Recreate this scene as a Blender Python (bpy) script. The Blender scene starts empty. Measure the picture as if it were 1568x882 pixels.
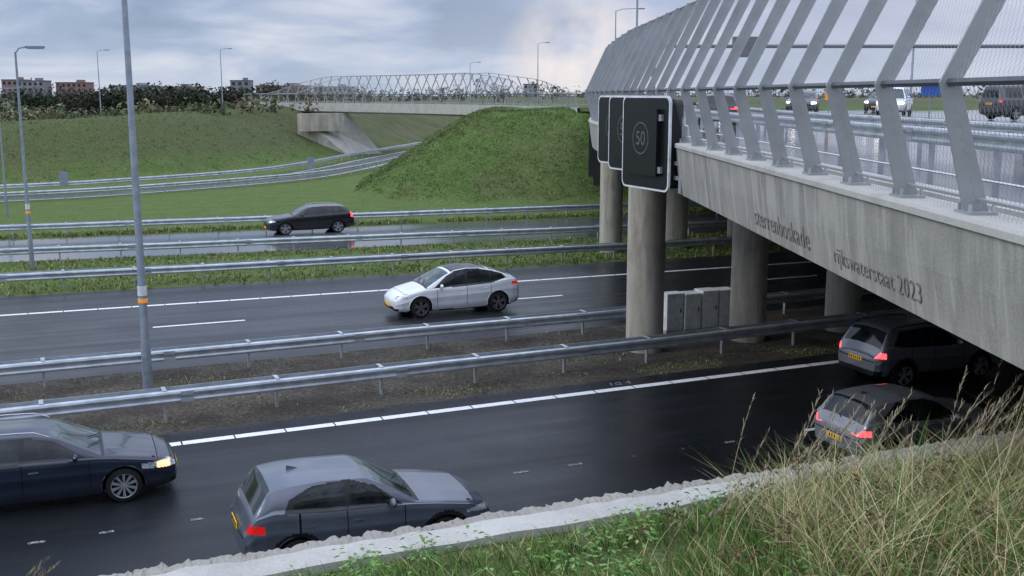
import bpy, math, random
from mathutils import Vector, noise as mnoise
random.seed(7)
R=random.random
def U(a,b): return a+(b-a)*random.random()
scene=bpy.context.scene
D=(0.9225,0.386); N=(-0.386,0.9225)
def ST(s,t): return (s*D[0]+t*N[0], s*D[1]+t*N[1])
def toST(x,y): return (x*D[0]+y*D[1], x*N[0]+y*N[1])
def lerp(a,b,k): return a+(b-a)*k
def interp(pts,x):
    if x<=pts[0][0]: return pts[0][1]
    for i in range(1,len(pts)):
        if x<=pts[i][0]:
            a,b=pts[i-1],pts[i]
            return a[1]+(b[1]-a[1])*(x-a[0])/(b[0]-a[0])
    return pts[-1][1]

# ------------------------------------------------------------------ materials
class NT:
    def __init__(s,name):
        s.m=bpy.data.materials.new(name); s.m.use_nodes=True
        s.t=s.m.node_tree; s.t.nodes.clear()
        s.out=s.n('ShaderNodeOutputMaterial'); s.b=s.n('ShaderNodeBsdfPrincipled')
        s.l(s.b.outputs[0],s.out.inputs[0])
    def n(s,ty,**k):
        x=s.t.nodes.new(ty)
        for a,b in k.items(): setattr(x,a,b)
        return x
    def l(s,a,b): s.t.links.new(a,b)
    def coords(s,scale=(1,1,1)):
        mp=s.n('ShaderNodeMapping'); mp.inputs['Scale'].default_value=scale
        t2=s.n('ShaderNodeTexCoord'); s.l(t2.outputs['Object'],mp.inputs[0])
        return mp.outputs[0]
    def noise(s,scale,detail=4,rough=.6,stretch=(1,1,1)):
        x=s.n('ShaderNodeTexNoise'); x.inputs['Scale'].default_value=scale
        x.inputs['Detail'].default_value=detail; x.inputs['Roughness'].default_value=rough
        s.l(s.coords(stretch),x.inputs['Vector']); return x.outputs['Fac']
    def ramp(s,fac,stops):
        r=s.n('ShaderNodeValToRGB'); e=r.color_ramp.elements
        while len(e)<len(stops): e.new(.5)
        for i,(p,c) in enumerate(stops):
            e[i].position=p
            if not isinstance(c,(tuple,list)): c=(c,c,c)
            e[i].color=(c[0],c[1],c[2],1)
        s.l(fac,r.inputs[0]); return r.outputs[0]
    def mix(s,f,a,b,mode='MIX'):
        x=s.n('ShaderNodeMix',data_type='RGBA',blend_type=mode)
        if isinstance(f,(int,float)): x.inputs[0].default_value=f
        else: s.l(f,x.inputs[0])
        for i,c in ((6,a),(7,b)):
            if isinstance(c,(tuple,list)): x.inputs[i].default_value=(c[0],c[1],c[2],1)
            else: s.l(c,x.inputs[i])
        return x.outputs[2]
    def bump(s,h,dist,strength=.6):
        x=s.n('ShaderNodeBump'); x.inputs['Distance'].default_value=dist
        x.inputs['Strength'].default_value=strength
        s.l(h,x.inputs['Height']); s.l(x.outputs[0],s.b.inputs['Normal'])
    def set(s,col=None,rough=None,metal=None,spec=None):
        for nm,v in (('Base Color',col),('Roughness',rough),('Metallic',metal),('Specular IOR Level',spec)):
            if v is None: continue
            if isinstance(v,(int,float)): s.b.inputs[nm].default_value=v
            elif isinstance(v,(tuple,list)): s.b.inputs[nm].default_value=(v[0],v[1],v[2],1)
            else: s.l(v,s.b.inputs[nm])
        return s
def simple(name,col,rough=.5,metal=0,spec=.5,var=.15,scale=6,emit=None,es=1):
    m=NT(name)
    f=m.noise(scale,2)
    c1=tuple(c*(1-var) for c in col); c2=tuple(min(1,c*(1+var)) for c in col)
    m.set(m.ramp(f,[(.3,c1),(.7,c2)]),rough,metal,spec)
    if emit:
        m.b.inputs['Emission Color'].default_value=(*emit,1); m.b.inputs['Emission Strength'].default_value=es
    return m.m
def paint(name,col,metal=.0,rough=.28):
    m=NT(name)
    f=m.noise(1.7,2)
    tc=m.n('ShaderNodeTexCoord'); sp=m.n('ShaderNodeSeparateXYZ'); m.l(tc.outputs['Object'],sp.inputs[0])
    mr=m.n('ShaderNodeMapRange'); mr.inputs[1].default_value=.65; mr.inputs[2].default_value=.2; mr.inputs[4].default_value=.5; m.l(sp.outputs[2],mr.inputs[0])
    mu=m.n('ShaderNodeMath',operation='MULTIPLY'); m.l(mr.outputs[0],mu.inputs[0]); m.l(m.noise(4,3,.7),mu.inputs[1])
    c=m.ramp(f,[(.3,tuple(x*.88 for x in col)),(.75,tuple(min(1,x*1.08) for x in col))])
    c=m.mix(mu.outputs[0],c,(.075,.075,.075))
    m.set(c,rough,metal,.5)
    m.b.inputs['Coat Weight'].default_value=.6; m.b.inputs['Coat Roughness'].default_value=.05
    return m.m
def asphalt(name,base,rough,var=.3,spec=.4,bump=.5):
    m=NT(name)
    tc=m.n('ShaderNodeTexCoord'); mp=m.n('ShaderNodeMapping')
    mp.inputs['Rotation'].default_value=(0,0,-math.atan2(D[1],D[0])); m.l(tc.outputs['Object'],mp.inputs[0])
    mp2=m.n('ShaderNodeMapping'); mp2.inputs['Scale'].default_value=(.04,1.1,1); m.l(mp.outputs[0],mp2.inputs[0])
    a=m.n('ShaderNodeTexNoise'); a.inputs['Scale'].default_value=1.3; a.inputs['Detail'].default_value=3; m.l(mp2.outputs[0],a.inputs['Vector'])
    f=m.noise(.35,4,.65); g=m.noise(60,2,.7)
    c=m.mix(.5,m.ramp(a.outputs[0],[(.3,tuple(x*(1-var) for x in base)),(.7,tuple(x*(1+var) for x in base))]),
            m.ramp(f,[(.3,tuple(x*(1-var) for x in base)),(.7,tuple(x*(1+var) for x in base))]))
    c=m.mix(.35,c,m.ramp(g,[(.35,(0,0,0)),(.75,tuple(x*2.5 for x in base))]))
    r=m.mix(.45,m.ramp(a.outputs[0],[(.35,rough*.5),(.65,rough*1.4)]),m.ramp(f,[(.35,rough*.6),(.65,rough*1.35)]))
    m.set(c,r,0,spec)
    if bump: m.bump(g,.006,bump)
    return m.m
M={}
M['asph1']=asphalt('asphalt_damp',(.0125,.0145,.017),.34,spec=.20,bump=.35)
M['asph2']=asphalt('asphalt_second',(.022,.0245,.028),.34,spec=.28,bump=.35)
M['asph3']=asphalt('asphalt_wet',(.09,.095,.105),.12,spec=.9,bump=.1)
M['deckroad']=asphalt('asphalt_deck_wet',(.075,.078,.085),.10,spec=.8,bump=.1)
def concrete(name,col,streak=True,bumpd=.01,sc=1):
    m=NT(name)
    f=m.noise(1.2*sc,4,.65); g=m.noise(35*sc,3,.7)
    c=m.ramp(f,[(.3,tuple(x*.76 for x in col)),(.5,col),(.72,tuple(min(1,x*1.15) for x in col))])
    if streak:
        st=m.noise(3.0,3,.65,(1,1.3,.13)); st2=m.noise(1.1,4,.7,(1.5,1.5,.35))
        c=m.mix(m.ramp(st2,[(.48,0.),(.66,.7)]),c,tuple(x*.55 for x in col))
        c=m.mix(m.ramp(st,[(.50,0.),(.58,.65)]),c,tuple(min(1,x*1.45) for x in col))
    c=m.mix(.25,c,m.ramp(g,[(.3,tuple(x*.5 for x in col)),(.7,tuple(min(1,x*1.3) for x in col))]))
    m.set(c,.75,0,.3); m.bump(g,bumpd,.5); return m.m
M['fascia']=concrete('concrete_fascia',(.37,.36,.325))
M['conc']=concrete('concrete_column',(.42,.385,.32))
M['concrough']=concrete('concrete_rough',(.34,.32,.28),False,.05,.8)
M['coping']=concrete('concrete_coping',(.48,.47,.43),False,.006)
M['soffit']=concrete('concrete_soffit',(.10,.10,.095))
def galv():
    m=NT('galvanised_steel')
    f=m.noise(2.5,3); g=m.noise(.25,2)
    m.set(m.ramp(f,[(.3,(.38,.415,.44)),(.7,(.60,.645,.68))]),m.ramp(g,[(.3,.28),(.7,.45)]),.5,.5); return m.m
M['galv']=galv()
M['steel']=simple('grey_painted_steel',(.34,.355,.365),.42,.2,.5,.12,2)
M['steeld']=simple('dark_steel_rail',(.10,.105,.11),.4,.4)
M['lamp']=simple('lamp_post_grey',(.27,.315,.36),.42,.4)
M['black']=simple('black_plastic',(.012,.012,.013),.45)
M['tyre']=simple('tyre_rubber',(.014,.014,.014),.75,0,.3)
M['rim']=simple('alloy_rim',(.34,.35,.37),.35,.3)
M['rimd']=simple('dark_rim',(.14,.14,.15),.35,.3)
M['well']=simple('wheel_well',(.004,.004,.004),.9,0,.1)
M['chrome']=simple('chrome_trim',(.45,.47,.5),.2,.8)
M['seam']=simple('panel_gap',(.006,.006,.006),.7,0,.1)
M['white']=simple('road_marking_white',(.80,.81,.82),.5,0,.4,.12,9)
def worn():
    m=NT('road_marking_worn'); f=m.noise(22,3,.7)
    m.set(m.ramp(f,[(.42,(.05,.05,.055)),(.62,(.36,.36,.37))]),.55,0,.3); return m.m
M['worn']=worn()
def glass(name,a,b,sp):
    m=NT(name); f=m.noise(2.4,3)
    m.set(m.ramp(f,[(.38,a),(.6,b)]),.06,0,sp); return m.m
M['glass']=glass('car_glass',(.006,.008,.009),(.022,.028,.032),.45)
M['ws']=glass('windscreen_glass',(.018,.028,.03),(.07,.105,.105),.6)
M['tail']=simple('tail_light_red',(.35,.008,.01),.15,0,.6,emit=(1,.02,.015),es=.35)
M['brake']=simple('brake_light_lit',(.5,.01,.01),.15,0,.6,emit=(1,.04,.05),es=4.5)
M['head']=simple('headlight_lens',(.5,.53,.56),.08,.2,.8,.5,14)
M['headon']=simple('headlight_lit',(.8,.8,.75),.1,0,.8,emit=(1,.9,.72),es=9)
M['amber']=simple('indicator_amber',(.8,.4,.2),.15,0,.6,emit=(1,.55,.3),es=1.5)
M['plate']=simple('number_plate_yellow',(.75,.42,.02),.45,0,.4,.05,emit=(1,.55,.03),es=.12)
M['signb']=simple('matrix_sign_black',(.008,.009,.010),.35,0,.4)
M['signw']=simple('sign_border_white',(.75,.76,.78),.45)
M['signg']=simple('sign_ring_grey',(.12,.125,.13),.5)
M['cab']=simple('cabinet_grey',(.66,.70,.70),.5)
M['blue']=simple('sign_blue',(.02,.10,.42),.4)
M['orange']=simple('orange_panel',(.75,.25,.03),.45,emit=(1,.4,.05),es=.3)
M['text']=simple('engraved_lettering',(.20,.19,.175),.85)

def ground_mat():
    m=NT('grass_ground')
    b=m.noise(.7,4,.7); c=m.noise(5,4,.85); d=m.noise(.2,4,.7)
    base=m.ramp(b,[(.3,(.075,.135,.03)),(.5,(.11,.19,.042)),(.7,(.16,.24,.065))])
    base=m.mix(m.ramp(d,[(.48,0.),(.62,.65)]),base,(.17,.155,.08))
    geo=m.n('ShaderNodeNewGeometry'); sp=m.n('ShaderNodeSeparateXYZ'); m.l(geo.outputs['Position'],sp.inputs[0])
    def mr(sock,a0,a1,lo=0,hi=1):
        x=m.n('ShaderNodeMapRange'); x.inputs[1].default_value=a0; x.inputs[2].default_value=a1; x.inputs[3].default_value=lo; x.inputs[4].default_value=hi; m.l(sock,x.inputs[0]); return x.outputs[0]
    def mul(p,q):
        x=m.n('ShaderNodeMath',operation='MULTIPLY'); m.l(p,x.inputs[0])
        if isinstance(q,(int,float)): x.inputs[1].default_value=q
        else: m.l(q,x.inputs[1])
        return x.outputs[0]
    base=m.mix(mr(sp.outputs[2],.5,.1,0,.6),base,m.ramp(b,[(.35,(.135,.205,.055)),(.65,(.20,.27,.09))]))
    base=m.mix(.42,base,m.ramp(c,[(.38,(.03,.05,.015)),(.5,(.10,.155,.04)),(.64,(.24,.30,.11))]))
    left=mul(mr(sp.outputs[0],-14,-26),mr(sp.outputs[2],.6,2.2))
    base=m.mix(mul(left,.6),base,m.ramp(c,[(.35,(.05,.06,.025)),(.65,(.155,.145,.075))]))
    base=m.mix(mr(sp.outputs[1],112,170,0,.75),base,m.ramp(d,[(.35,(.075,.08,.042)),(.65,(.16,.145,.09))]))
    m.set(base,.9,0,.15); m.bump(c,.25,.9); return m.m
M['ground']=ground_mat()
def dirt():
    m=NT('median_dirt')
    b=m.noise(.5,3,.7); c=m.noise(9,4,.8)
    base=m.ramp(c,[(.3,(.030,.025,.019)),(.52,(.10,.086,.067)),(.72,(.26,.23,.19))])
    base=m.mix(m.ramp(b,[(.42,.6),(.56,0.)]),base,m.ramp(c,[(.3,(.012,.010,.008)),(.7,(.06,.05,.04))]))
    m.set(base,.85,0,.25); m.bump(c,.08,1); return m.m
M['dirt']=dirt()
def vcol(name,rough=.65):
    m=NT(name); a=m.n('ShaderNodeAttribute'); a.attribute_name='Col'
    m.set(a.outputs['Color'],rough,0,.25); return m.m
M['leaf']=vcol('foliage')
def meshmat():
    m=NT('wire_mesh'); m.set((.36,.37,.38),.5,.3)
    uv=m.n('ShaderNodeTexCoord'); sp=m.n('ShaderNodeSeparateXYZ'); m.l(uv.outputs['UV'],sp.inputs[0])
    outs=[]
    for sgn in (1,-1):
        a=m.n('ShaderNodeMath',operation='MULTIPLY_ADD'); m.l(sp.outputs[1],a.inputs[0]); a.inputs[1].default_value=sgn*.6; m.l(sp.outputs[0],a.inputs[2])
        b=m.n('ShaderNodeMath',operation='MULTIPLY'); m.l(a.outputs[0],b.inputs[0]); b.inputs[1].default_value=14
        c=m.n('ShaderNodeMath',operation='FRACT'); m.l(b.outputs[0],c.inputs[0])
        d=m.n('ShaderNodeMath',operation='LESS_THAN'); m.l(c.outputs[0],d.inputs[0]); d.inputs[1].default_value=.09; outs.append(d)
    e=m.n('ShaderNodeMath',operation='MAXIMUM'); m.l(outs[0].outputs[0],e.inputs[0]); m.l(outs[1].outputs[0],e.inputs[1])
    tr=m.n('ShaderNodeBsdfTransparent'); mx=m.n('ShaderNodeMixShader')
    m.l(e.outputs[0],mx.inputs[0]); m.l(tr.outputs[0],mx.inputs[1]); m.l(m.b.outputs[0],mx.inputs[2]); m.l(mx.outputs[0],m.out.inputs[0]); return m.m
M['mesh']=meshmat()

# ------------------------------------------------------------------ mesh builder
class MB:
    def __init__(s): s.v=[]; s.f=[]; s.m=[]; s.mats=[]; s.c=[]; s.uv=None
    def mi(s,mat):
        if mat not in s.mats: s.mats.append(mat)
        return s.mats.index(mat)
    def quad(s,pts,mat,col=None):
        i=len(s.v); s.v+=[tuple(p) for p in pts]; s.f.append(tuple(range(i,i+len(pts)))); s.m.append(s.mi(mat))
    def box(s,c,size,mat,rz=0,ax=None):
        cx,cy,cz=c; hx,hy,hz=size[0]/2,size[1]/2,size[2]/2
        ca,sa=math.cos(rz),math.sin(rz); i=len(s.v)
        for dz in (-hz,hz):
            for dx,dy in ((-hx,-hy),(hx,-hy),(hx,hy),(-hx,hy)):
                s.v.append((cx+dx*ca-dy*sa,cy+dx*sa+dy*ca,cz+dz))
        for f in ((3,2,1,0),(4,5,6,7),(0,1,5,4),(1,2,6,5),(2,3,7,6),(3,0,4,7)):
            s.f.append(tuple(i+k for k in f)); s.m.append(s.mi(mat))
    def tube(s,path,rad,mat,n=8,cap=True):
        i0=len(s.v); L=len(path)
        for k,p in enumerate(path):
            p=Vector(p); a=Vector(path[max(0,k-1)]); b=Vector(path[min(L-1,k+1)])
            t=(b-a).normalized(); up=Vector((0,0,1)) if abs(t.z)<.9 else Vector((1,0,0))
            x=t.cross(up).normalized(); y=t.cross(x)
            r=rad[k] if isinstance(rad,(list,tuple)) else rad
            for j in range(n):
                an=2*math.pi*j/n; q=p+x*math.cos(an)*r+y*math.sin(an)*r; s.v.append(tuple(q))
        mi=s.mi(mat)
        for k in range(L-1):
            for j in range(n):
                a=i0+k*n+j; b=i0+k*n+(j+1)%n
                s.f.append((a,b,b+n,a+n)); s.m.append(mi)
        if cap:
            s.f.append(tuple(i0+j for j in range(n))); s.m.append(mi)
            s.f.append(tuple(i0+(L-1)*n+j for j in reversed(range(n)))); s.m.append(mi)
    def extrude(s,path,profile,mat,closed=False,offs=None,mats=None):
        i0=len(s.v); L=len(path); n=len(profile)
        for k,p in enumerate(path):
            a=path[max(0,k-1)]; b=path[min(L-1,k+1)]
            dx,dy=b[0]-a[0],b[1]-a[1]; l=math.hypot(dx,dy) or 1; rx,ry=dy/l,-dx/l
            for (la,z) in profile: s.v.append((p[0]+rx*la,p[1]+ry*la,p[2]+z))
        for k in range(L-1):
            for j in range(n if closed else n-1):
                a=i0+k*n+j; b=i0+k*n+(j+1)%n
                s.f.append((a,b,b+n,a+n)); s.m.append(s.mi(mats[j] if mats else mat))
    def obj(s,name,parent=None,smooth=False,loc=None,rz=None):
        me=bpy.data.meshes.new(name); me.from_pydata(s.v,[],s.f)
        for m in s.mats: me.materials.append(m)
        me.polygons.foreach_set('material_index',s.m)
        if smooth: me.polygons.foreach_set('use_smooth',[True]*len(s.f))
        if s.c:
            at=me.color_attributes.new('Col','FLOAT_COLOR','POINT')
            fl=[]
            for c in s.c: fl+= [c[0],c[1],c[2],1]
            at.data.foreach_set('color',fl)
        if s.uv:
            ul=me.uv_layers.new(name='UVMap'); fl=[]
            for lp in me.loops: fl+=list(s.uv[lp.vertex_index])
            ul.data.foreach_set('uv',fl)
        me.update(); o=bpy.data.objects.new(name,me); scene.collection.objects.link(o)
        if loc: o.location=loc
        if rz is not None: o.rotation_euler[2]=rz
        if parent: o.parent=parent
        if smooth:
            try: me.set_sharp_from_angle(angle=math.radians(38))
            except Exception: pass
        return o
def empty(name,loc=(0,0,0),rz=0):
    e=bpy.data.objects.new(name,None); scene.collection.objects.link(e); e.location=loc; e.rotation_euler[2]=rz; return e

# ------------------------------------------------------------------ terrain
WT=7.84
edge=[ST(3000,70),(60,100),(6.1,77.3),(-3.9,76.2),(-9.4,78.2),(-12.4,84),(-13.5,96),(-13.0,109),(-8,140),(3,200),(20,280),(12,284),(-6,205),(-14,165),(-17,142.5),(-21.5,134.9),(-29.9,102.2),(-42.6,89.8),(-70,79.5),ST(-3000,99)]
poly=edge+[ST(-3000,7),ST(3000,7)]
def inside(x,y):
    c=False; j=len(poly)-1
    for i in range(len(poly)):
        xi,yi=poly[i]; xj,yj=poly[j]
        if (yi>y)!=(yj>y) and x<(xj-xi)*(y-yi)/(yj-yi)+xi: c=not c
        j=i
    return c
def dist(x,y):
    best=1e9
    for i in range(len(edge)-1):
        ax,ay=edge[i]; bx,by=edge[i+1]; dx,dy=bx-ax,by-ay
        k=max(0,min(1,((x-ax)*dx+(y-ay)*dy)/(dx*dx+dy*dy)))
        best=min(best,math.hypot(x-ax-k*dx,y-ay-k*dy))
    return best
def height(s,t):
    x,y=ST(s,t)
    if t<=WT+.02:
        h=3.93+.22*(WT-t)
        return min(h,6.1)+.10*mnoise.noise(Vector((x*.9,y*.9,0)))*(1 if t<7.2 else .2)
    if t<62 or inside(x,y): return 0.0
    d=dist(x,y)
    rt = x>-14 or (y>200 and x>5)
    zt= 6.35 if rt else 5.0+1.2*max(0,min(1,(x+48)/18))
    sl=1.6 if rt else 2.2
    h=d/sl
    if h>zt+1: h=zt
    elif h>zt-1: h=h-(h-(zt-1))**2/4
    h=min(h,zt)
    if not rt: h-=.9*max(0,min(1,(d-16)/20))*max(0,min(1,(-20-x)/20))
    n=mnoise.noise(Vector((x*.08,y*.08,3)))*.25+mnoise.noise(Vector((x*.35,y*.35,3)))*.16
    return h+n*min(1,h)
tl=[-3000,-800,-200,-60,-20,-8]+[-4+.4*i for i in range(29)]+[7.6,WT,WT+.1,8.5,15,25,40,55,62]+[63.5+1.3*i for i in range(86)]+[180,190,205,225,250,290,350,450,700,1200,3000]
sl=[-3000,-1200,-600,-300,-200,-140,-100,-80]+[-66+1.4*i for i in range(112)]+[95,105,120,150,200,300,600,1200,3000]
mb=MB(); ns=len(sl)
for t in tl:
    for s in sl:
        x,y=ST(s,t); mb.v.append((x,y,height(s,t)))
gi=mb.mi(M['ground'])
for i in range(len(tl)-1):
    for j in range(ns-1):
        a=i*ns+j; mb.f.append((a,a+1,a+1+ns,a+ns)); mb.m.append(gi)
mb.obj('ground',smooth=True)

def tline(pts): return lambda s: interp(pts,s)
def ext(p0,p1,a=-45,b=90):
    m=(p1[1]-p0[1])/(p1[0]-p0[0]); return tline([(a,p0[1]+m*(a-p0[0])),(b,p0[1]+m*(b-p0[0]))])
def strip(name,fa,fb,s0,s1,z,mat,step=5):
    mb=MB(); n=max(1,int((s1-s0)/step)); mi=mb.mi(mat)
    for i in range(n+1):
        s=s0+(s1-s0)*i/n; mb.v.append((*ST(s,fa(s)),z)); mb.v.append((*ST(s,fb(s)),z))
    for i in range(n): a=2*i; mb.f.append((a,a+2,a+3,a+1)); mb.m.append(mi)
    return mb.obj(name)
K=lambda v:(lambda s:v)
e1=ext((2,23.9),(20,24.28)); l2=ext((-2.3,40.9),(22.2,40.25)); d2=ext((4,36.8),(17,36.8))
r1=tline([(-45,25.0),(-1.6,25.75),(11.7,26.2),(21.4,26.6),(90,27.5)])
r2=ext((-1.8,30.1),(24,30.6)); r3=ext((-2.4,45.7),(22.9,44.4)); r4=ext((-2.8,53.5),(26.1,50.8)); r5=ext((-3.1,63.3),(31.4,60.9))
off=lambda f,o:(lambda s:f(s)+o)
strip('road',K(8.6),off(e1,.85),-400,400,.008,M['asph1'])
strip('road',off(r2,.7),off(r3,-.9),-400,400,.008,M['asph2'])
strip('road',off(r4,.8),off(r5,-.8),-400,400,.008,M['asph3'])
strip('median_verge',off(e1,.85),off(r2,.7),-400,400,.004,M['dirt'])
def marks(name,f,segs,w,mat):
    mb=MB()
    for a,b in segs:
        mb.quad([(*ST(a,f(a)-w/2),.013),(*ST(b,f(b)-w/2),.013),(*ST(b,f(b)+w/2),.013),(*ST(a,f(a)+w/2),.013)],mat)
    return mb.obj(name)
seg=[( -60+1.15*i, -60+1.15*i+1.115) for i in range(130)]
marks('edge_line_marking',e1,seg,.26,M['white']); marks('edge_line_marking',l2,seg,.22,M['white'])
marks('lane_dash_marking',d2,[(2.5+12*i,5.5+12*i) for i in range(-5,8)],.16,M['white'])
marks('lane_dash_marking',K(19.35),[(15.4+12*i,18.4+12*i) for i in range(0,6)],.15,M['white'])
marks('worn_lane_marking',K(19.3),[(-.9+1.3*i+U(-.25,.25),-.72+1.3*i+U(-.2,.12)) for i in range(-6,12)],.09,M['worn'])
marks('worn_lane_marking',K(15.2),[(-.9+1.3*i,-.7+1.3*i) for i in range(-6,18)],.10,M['worn'])
cu=bpy.data.curves.new('hectometre_paint','FONT'); cu.body='10.4'; cu.size=.42; cu.extrude=.001; cu.shear=.3
o=bpy.data.objects.new('hectometre_paint',cu); o.location=(*ST(13.0,24.45),.014); o.rotation_euler[2]=math.atan2(D[1],D[0]); cu.materials.append(M['worn']); scene.collection.objects.link(o)

ramp=[(-120,48),(-80,58),(-58,65.5),(-35.4,77.5),(-26,86.5),(-17.9,98.5),(-14.4,112),(-12.0,128),(-8,150),(1,200),(14,275)]
def smooth_path(p,n=6):
    out=[]
    for i in range(len(p)-1):
        p0=p[max(0,i-1)];p1=p[i];p2=p[i+1];p3=p[min(len(p)-1,i+2)]
        for k in range(n):
            t=k/n
            out.append(tuple(.5*((2*p1[a])+(-p0[a]+p2[a])*t+(2*p0[a]-5*p1[a]+4*p2[a]-p3[a])*t*t+(-p0[a]+3*p1[a]-3*p2[a]+p3[a])*t**3) for a in range(len(p1))))
    out.append(tuple(p[-1])); return out
rp=[(x,y,0) for x,y in smooth_path(ramp)]
mb=MB(); mb.extrude(rp,[(-6.4,.012),(-.5,.012)],M['asph3']); mb.obj('ramp_road')
mb=MB(); mb.extrude(rp,[(-1.1,.017),(-.95,.017)],M['white']); mb.extrude(rp,[(-6.0,.017),(-5.85,.017)],M['white']); mb.obj('edge_line_marking')

WB=[(-.005,.31),(.06,.285),(.075,.24),(.06,.20),(0,.175),(0,.135),(.06,.11),(.075,.07),(.06,.025),(-.005,0)]
def resample(path,step):
    out=[path[0]]; acc=0
    for i in range(1,len(path)):
        a=Vector(path[i-1]); b=Vector(path[i]); l=(b-a).length; pos=step-acc
        while pos<=l: out.append(tuple(a.lerp(b,pos/l))); pos+=step
        acc=(acc+l)%step
    return out
def rail(name,path,sp=2.66,double=True,h=.76):
    mb=MB(); o=.19 if double else .1
    pr=[(o+a,h-.31+z) for a,z in WB]+[(o-.02,h-.31),(o-.02,h)]
    pl=[(-o-a,h-.31+z) for a,z in WB]+[(-o+.02,h-.31),(-o+.02,h)]
    mb.extrude(path,pr,M['galv'],closed=True)
    if double: mb.extrude(path,pl,M['galv'],closed=True)
    ps=resample(path,sp)
    for i,p in enumerate(ps):
        q=ps[min(i+1,len(ps)-1)]; q0=ps[max(0,i-1)]; an=math.atan2(q[1]-q0[1],q[0]-q0[0])
        lean=U(-.02,.02)
        mb.box((p[0]+lean,p[1],p[2]+(h-.12)/2-.02),(.06,.10,h-.12),M['galv'],an)
        mb.box((p[0],p[1],p[2]+h-.12),(.07,2*o-.05,.10),M['galv'],an)
        mb.box((p[0],p[1],p[2]+h+.006),(.10,2*o+.02,.012),M['galv'],an)
        if i%2==0:
            for sg in ((1,-1) if double else (1,)):
                rx,ry=math.sin(an),-math.cos(an)
                for dz in (.07,.24):
                    mb.box((p[0]+rx*sg*(o+.079)+math.cos(an)*.5,p[1]+ry*sg*(o+.079)+math.sin(an)*.5,p[2]+h-dz),(.30,.008,.09),M['galv'],an)
    return mb.obj(name,smooth=False)
def stpath(f,s0,s1,step=3,z=0): 
    n=int((s1-s0)/step); return [(*ST(s0+step*i,f(s0+step*i)+.03*mnoise.noise(Vector((i*.7,2,2)))),z+.03*mnoise.noise(Vector((i*.5,7,2)))) for i in range(n+1)]
rail('guard_rail',stpath(r1,-30,95)); rail('guard_rail',stpath(r2,-30,95)); rail('guard_rail',stpath(r3,-40,110))
rail('guard_rail',stpath(r4,-40,110)); rail('guard_rail',stpath(r5,-45,110))
rail('guard_rail',[( *(p[:2]),0) for p in rp]); 
mbp=[]
for k,p in enumerate(rp):
    a=rp[max(0,k-1)]; b=rp[min(len(rp)-1,k+1)]; dx,dy=b[0]-a[0],b[1]-a[1]; l=math.hypot(dx,dy); mbp.append((p[0]-dy/l*7.2,p[1]+dx/l*7.2,0))
rail('guard_rail',mbp)

# ------------------------------------------------------------------ retaining wall (near)
mb=MB()
mb.extrude([(*ST(-60,8.1),0),(*ST(120,8.1),0)],[(.2,3.88),(.2,0),(-.14,0),(-.14,3.88)],M['concrough'],closed=True)
s=-16
edgeo=[]
while s<34:
    w=.025; ph=(s/.29+.35*mnoise.noise(Vector((s*.9,3,3))))%1
    amp=.8+.6*mnoise.noise(Vector((s*1.7,8,3)))
    saw=.095*amp*(1-ph)**.6*(1 if ph<.8 else .15)+.03*mnoise.noise(Vector((s*3.1,0,1)))+.035*mnoise.noise(Vector((s*17,0,5)))
    edgeo.append((s,8.28+saw,4.02+.02*mnoise.noise(Vector((s*2,4,1))),ph)); s+=w
base=len(mb.v); ci=mb.mi(M['coping']); ri=mb.mi(M['concrough'])
for (s,to,zz,ph) in edgeo:
    r=.03*mnoise.noise(Vector((s*20,9,1)))+.02*mnoise.noise(Vector((s*7,2,1))); r2_=.03*mnoise.noise(Vector((s*26,19,1)))
    m1=8.10+.045*mnoise.noise(Vector((s*5,1,1)))
    mb.v+= [(*ST(s,WT-.03),zz-.15),(*ST(s,WT-.03),zz-.01),(*ST(s,m1),zz+.004),(*ST(s,m1+.05),zz-.035+r),(*ST(s,lerp(m1+.05,to,.5)),zz-.03+r2_),(*ST(s,to),zz-.05+r*1.3+.03*ph),(*ST(s,to-.03),zz-.17),(*ST(s,8.25),zz-.34)]
for i in range(len(edgeo)-1):
    for j in range(7):
        a=base+i*8+j; mb.f.append((a,a+8,a+9,a+1)); mb.m.append(ci if j<2 else ri)
mb.obj('retaining_wall')

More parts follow.
